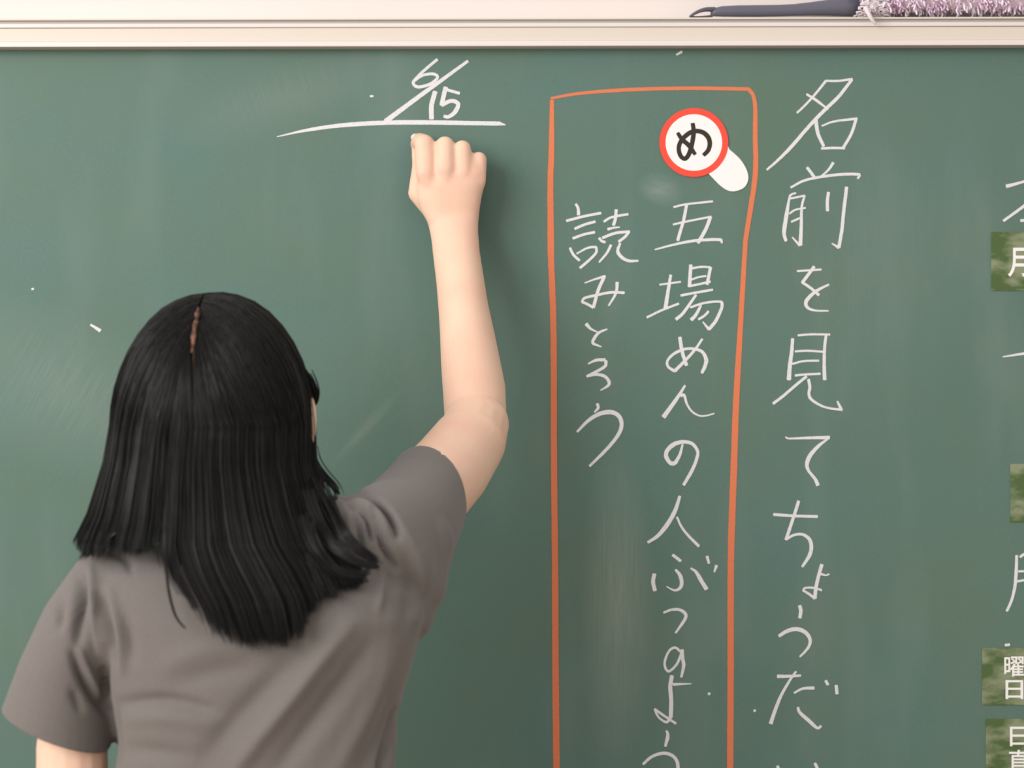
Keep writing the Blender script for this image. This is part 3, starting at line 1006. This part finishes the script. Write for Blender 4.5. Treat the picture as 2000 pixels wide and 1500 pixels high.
# ------------------------------------------------------------------ trousers and shoes
bm = bmesh.new()
loft(bm, [(Vector((PX, TY + .005, .98)), X * .115, Y * .075), (Vector((PX, TY + .005, .90)), X * .130, Y * .095), (Vector((PX, TY + .005, .80)), X * .150, Y * .108), (Vector((PX, TY + .01, .74)), X * .165, Y * .105)], n=32, p=2.4)
for s, (h, kn, an) in LEGS.items():
    chain(bm, [(h + Vector((-s * .012, 0, -.02)), .086), (h.lerp(kn, .5), .080), (kn, .068), (kn.lerp(an, .5), .066), (an + Vector((0, 0, .01)), .058)])
ppart('trousers', fuse(bm, .006, 6), M_trouser)
for s, (h, kn, an) in LEGS.items():
    bm = bmesh.new()
    chain(bm, [(an + Vector((0, -.012, -.042)), .041), (an + Vector((s * .01, .08, -.046)), .038), (an + Vector((s * .015, .165, -.052)), .032)])
    me2 = fuse(bm, .004, 6)
    for v in me2.vertices:
        v.co.z = max(v.co.z, 0.001)
    ppart('shoe', me2, M_shoe)

# ------------------------------------------------------------------ hair
HC = W(418, 830, HY)
kH = S * (D + HY) / D
AX, AY, AZ = .0975, .116, .1335
# silhouette of the hanging hair: row, left, right, depth of the back layer, half depth
HR = [(830, 224, 610, -.385, .116), (900, 217, 610, -.388, .113), (960, 204, 626, -.392, .110), (1000, 194, 640, -.396, .108), (1050, 172, 668, -.402, .108), (1100, 166, 712, -.410, .108), (1150, 200, 735, -.415, .110), (1240, 270, 735, -.42, .112)]
ZEND = [(160, 1060), (166, 1074), (185, 1070), (204, 1058), (209, 1022), (219, 1022), (224, 1060), (260, 1062), (300, 1056), (322, 1088), (345, 1120), (380, 1155), (405, 1180), (424, 1208), (455, 1220), (505, 1226), (560, 1222), (588, 1208), (600, 1178), (640, 1152), (662, 1132), (700, 1124), (736, 1106), (760, 1096)]


def ell(dirv, f=1.0):
    return HC + Vector((dirv.x * AX * f, dirv.y * AY * f, dirv.z * AZ * f))


def to_px(p):
    k = S * (D + p.y) / D
    return 1000 + p.x / k, 750 - (p.z - ZC) / k


def hull_low(row, th, f):
    xl, xr, yc, hd = interp(HR, row)
    cx, hw = (xl + xr) / 2, (xr - xl) / 2
    s, c = math.sin(th), math.cos(th)
    g = min(1, max(0, (row - 900) / 150))
    cc = math.copysign(abs(c) ** (1 - .35 * g), c)
    if 735 < row < 790 and s > .8:
        pass
    y = yc - hd * cc * f
    k = S * (D + HY - hd * cc * f * .0) / D
    return Vector(((cx + hw * s * f - 1000) * k, y, ZC + (750 - row) * k))


def strand_path(th, f, jit, nseg_top=10, step=24):
    """hair from the parting over the crown, down the head and hanging: th=0 is the back, +-pi/2 the sides"""
    a = min(1.0, abs(th) / 1.9)
    s = 1 if th >= 0 else -1
    # root along the parting: from the crown (back) forward over the top
    el_ = 0.54 + 1.0 * a ** 0.8 + jit[0] * .10
    root = Vector((-.067 + s * (.022 - .016 * a), -math.cos(el_), math.sin(el_))).normalized()
    tgt = Vector((math.sin(th), -math.cos(th), 0.0))
    ang = root.angle(tgt)
    pts = []
    for i in range(nseg_top + 1):
        t = i / nseg_top
        q = (root * math.sin((1 - t) * ang) + tgt * math.sin(t * ang)) / math.sin(ang)
        pts.append(ell(q, f * (0.975 + .025 * min(1, t * 3))))
    row = 830 + step
    while row < 1260:
        p = hull_low(row, th, f)
        px, py = to_px(p)
        ze = interp(ZEND, px)[0] + jit[1] * 14 - (1 - f) * 90
        if row > ze:
            last = hull_low(max(row - step + 1.5, ze), th, f)
            if (last - pts[-1]).length > .0005:
                pts.append(last)
            break
        pts.append(p)
        row += step
    return pts


def push_out(p, gap):
    """keep hair outside cloth and skin on the side it lies on"""
    h = BV.ray_cast(Vector((p.x, -1.5, p.z)), Vector((0, 1, 0)))
    if h[0] is not None and p.y > h[0].y - gap and p.y < h[0].y + .16:
        p = Vector((p.x, h[0].y - gap, p.z))
    return p


hv, hf = [], []


def add_strand(pts, r, n=3, taper=0.35):
    m = len(pts)
    base = len(hv)
    up = Vector((0.2, 1, .1))
    rot = random.random() * 6.28
    for i, p in enumerate(pts):
        t = (pts[min(i + 1, m - 1)] - pts[max(i - 1, 0)])
        if t.length < 1e-7:
            t = Vector((0, 0, -1))
        t.normalize()
        u = t.cross(up).normalized()
        v = t.cross(u)
        f = i / (m - 1)
        rr = r * (0.55 + .45 * min(1, f * 5)) * (1 if f < .72 else 1 - (1 - taper) * (f - .72) / .28)
        for k in range(n):
            a = rot + 6.2832 * k / n
            hv.append(p + u * (rr * math.cos(a)) + v * (rr * math.sin(a)))
    for i in range(m - 1):
        for k in range(n):
            k2 = (k + 1) % n
            hf.append((base + i * n + k, base + i * n + k2, base + (i + 1) * n + k2, base + (i + 1) * n + k))


def sm(t, a, b):
    x = min(1, max(0, (t - a) / (b - a)))
    return x * x * (3 - 2 * x)


NC = 74
for c in range(NC):
    tc_ = -2.05 + 4.1 * (c + random.random()) / NC
    ca, cb, ph = random.uniform(-1, 1), random.uniform(-1, 1), random.uniform(0, 6.28)
    for j in range(84):
        th = tc_ + random.gauss(0, .048)
        lay = random.random()
        pts = strand_path(th, 1.0 - .075 * lay ** 1.3, (random.uniform(-1, 1), .45 * cb + random.uniform(-.9, .5)))
        m = len(pts)
        w1, w2 = random.uniform(-1, 1), random.uniform(-1, 1)
        out = []
        for i, p in enumerate(pts):
            t = i / (m - 1)
            e = sm(t, 0.05, .9)
            dx = .0040 * cb * e + .0026 * w1 * e * e - (th - tc_) * .035 * e
            dy = (.0045 * ca * math.sin(ph + t * 2.6) * sm(t, .15, .8) + .0008 * w2 * e)
            q = p + Vector((dx, dy, 0))
            if t > .4:
                q = q.lerp(push_out(q, .0025 + .010 * (1 - lay)), sm(t, .4, .6))
            out.append(q)
        add_strand(out, random.uniform(.00042, .00075), 3, .2)
# loose locks that stand out of the outline
LOCKS = [([(322, 1000, -.512), (322, 1060, -.520), (324, 1110, -.520), (330, 1160, -.522), (343, 1205, -.524), (362, 1229, -.524)], 9, .0022),
         ([(604, 800, -.372), (607, 845, -.372), (613, 885, -.375), (620, 912, -.378), (631, 934, -.382), (644, 950, -.385)], 8, .0012),
         ([(603, 880, -.375), (612, 905, -.375), (630, 928, -.38), (652, 950, -.385), (664, 970, -.39)], 26, .006),
         ([(618, 940, -.43), (640, 985, -.45), (662, 1030, -.49), (690, 1066, -.50), (718, 1086, -.502), (736, 1098, -.502)], 46, .0062),
         ([(600, 960, -.46), (625, 1020, -.48), (655, 1065, -.50), (690, 1092, -.505), (722, 1104, -.505), (738, 1106, -.505)], 60, .0075),
         ([(595, 1010, -.49), (612, 1060, -.505), (640, 1100, -.51), (672, 1118, -.512), (704, 1120, -.51), (722, 1114, -.51)], 46, .006),
         ([(600, 1080, -.515), (615, 1120, -.518), (632, 1150, -.52), (643, 1168, -.52)], 6, .0016),
         ([(215, 905, -.385), (205, 960, -.385), (192, 1010, -.387), (177, 1050, -.39), (170, 1074, -.392)], 40, .0055),
         ([(226, 940, -.385), (218, 990, -.385), (207, 1030, -.39), (196, 1064, -.392)], 22, .004),
         ([(598, 730, -.386), (610, 755, -.384), (615, 775, -.380), (610, 790, -.376), (600, 792, -.372)], 40, .0052)]
for path, n, sp in LOCKS:
    P = catmull([W(*p) for p in path], 5)
    for j in range(n):
        a, b = random.gauss(0, .5), random.gauss(0, .4)
        cut_ = len(P) - random.randint(0, max(1, len(P) // 7))
        Q = [p + Vector((a, b * .6, b)) * sp * (1 - .55 * i / len(P)) for i, p in enumerate(P[:cut_])]
        Q = [push_out(q, .0025) for q in Q]
        add_strand(Q, random.uniform(.0006, .0010))
me = bpy.data.meshes.new('hair')
me.from_pydata([tuple(v) for v in hv], [], hf)
hair = ppart('hair', me, M_hair, 'straight shoulder-blade-length black hair with a centre parting')

# the dense mass of hair under the strands
bm = bmesh.new()
rings = []
for i in range(1, 13):
    el_ = math.pi / 2 * (1 - i / 12)
    f = .925
    rings.append((HC + Z * (AZ * f * math.sin(el_)) + Y * -.004, X * (AX * f * math.cos(el_) + 1e-4), Y * (AY * f * math.cos(el_) * .93 + 1e-4)))
for row, sc_ in ((870, .91), (910, .89), (950, .85), (985, .80), (1012, .72)):
    xl, xr, yc, hd = interp(HR, row)
    k = S * (D + HY) / D
    rings.append((W((xl + xr) / 2 + 2, row, yc - .012), X * (xr - xl) / 2 * sc_ * k, Y * hd * .78))
loft(bm, rings, n=40)
loft(bm, [(W(405, 960, -.465), X * .066, Y * .022), (W(425, 1050, -.482), X * .062, Y * .016), (W(470, 1110, -.494), X * .056, Y * .010), (W(500, 1165, -.500), X * .036, Y * .007), (W(505, 1190, -.503), X * .026, Y * .006)], n=32)
um = fuse(bm, .004, 8)
for v in um.vertices:
    # open face: nothing of the mass in front of the hairline
    if v.co.y > -.345:
        v.co.y = -.345 + (v.co.y + .345) * .35
under = ppart('hair_underlayer', um, M_hairbase)
under.data.materials[0] = M_hairbase
# bare scalp along the parting
bm = bmesh.new()
pr = []
for i in range(14):
    el_ = .555 + i * .036
    d = Vector((-.070 + .010 * i / 13 + .004 * math.sin(i * .9), -math.cos(el_), math.sin(el_))).normalized()
    w = .0020 + .0007 * math.sin(i * 1.9) if 1 < i < 12 else .0008
    p = ell(d, .992)
    pr.append((p, X * w, (d * .0010)))
loft(bm, pr, n=10)
ppart('parting', bm, M_scalp, 'reddish line of scalp at the hair parting')

# ------------------------------------------------------------------ stick of chalk in the fingers
bm = bmesh.new()
a, b = W(808, 266, -.0045), W(842, 306, -.034)
d = (b - a).normalized()
q = d.to_track_quat('Z', 'Y')
u, v = q @ X, q @ Y
loft(bm, [(a, u * .0032, v * .0032), (a + d * .0015, u * .0046, v * .0046), (b - d * .001, u * .0050, v * .0050), (b, u * .0042, v * .0042)], n=20)
ck = obj('chalk_stick', bm, M_chalk, None, True)
tag(ck, 'short stick of white chalk pinched between thumb and forefinger', 'chalk')
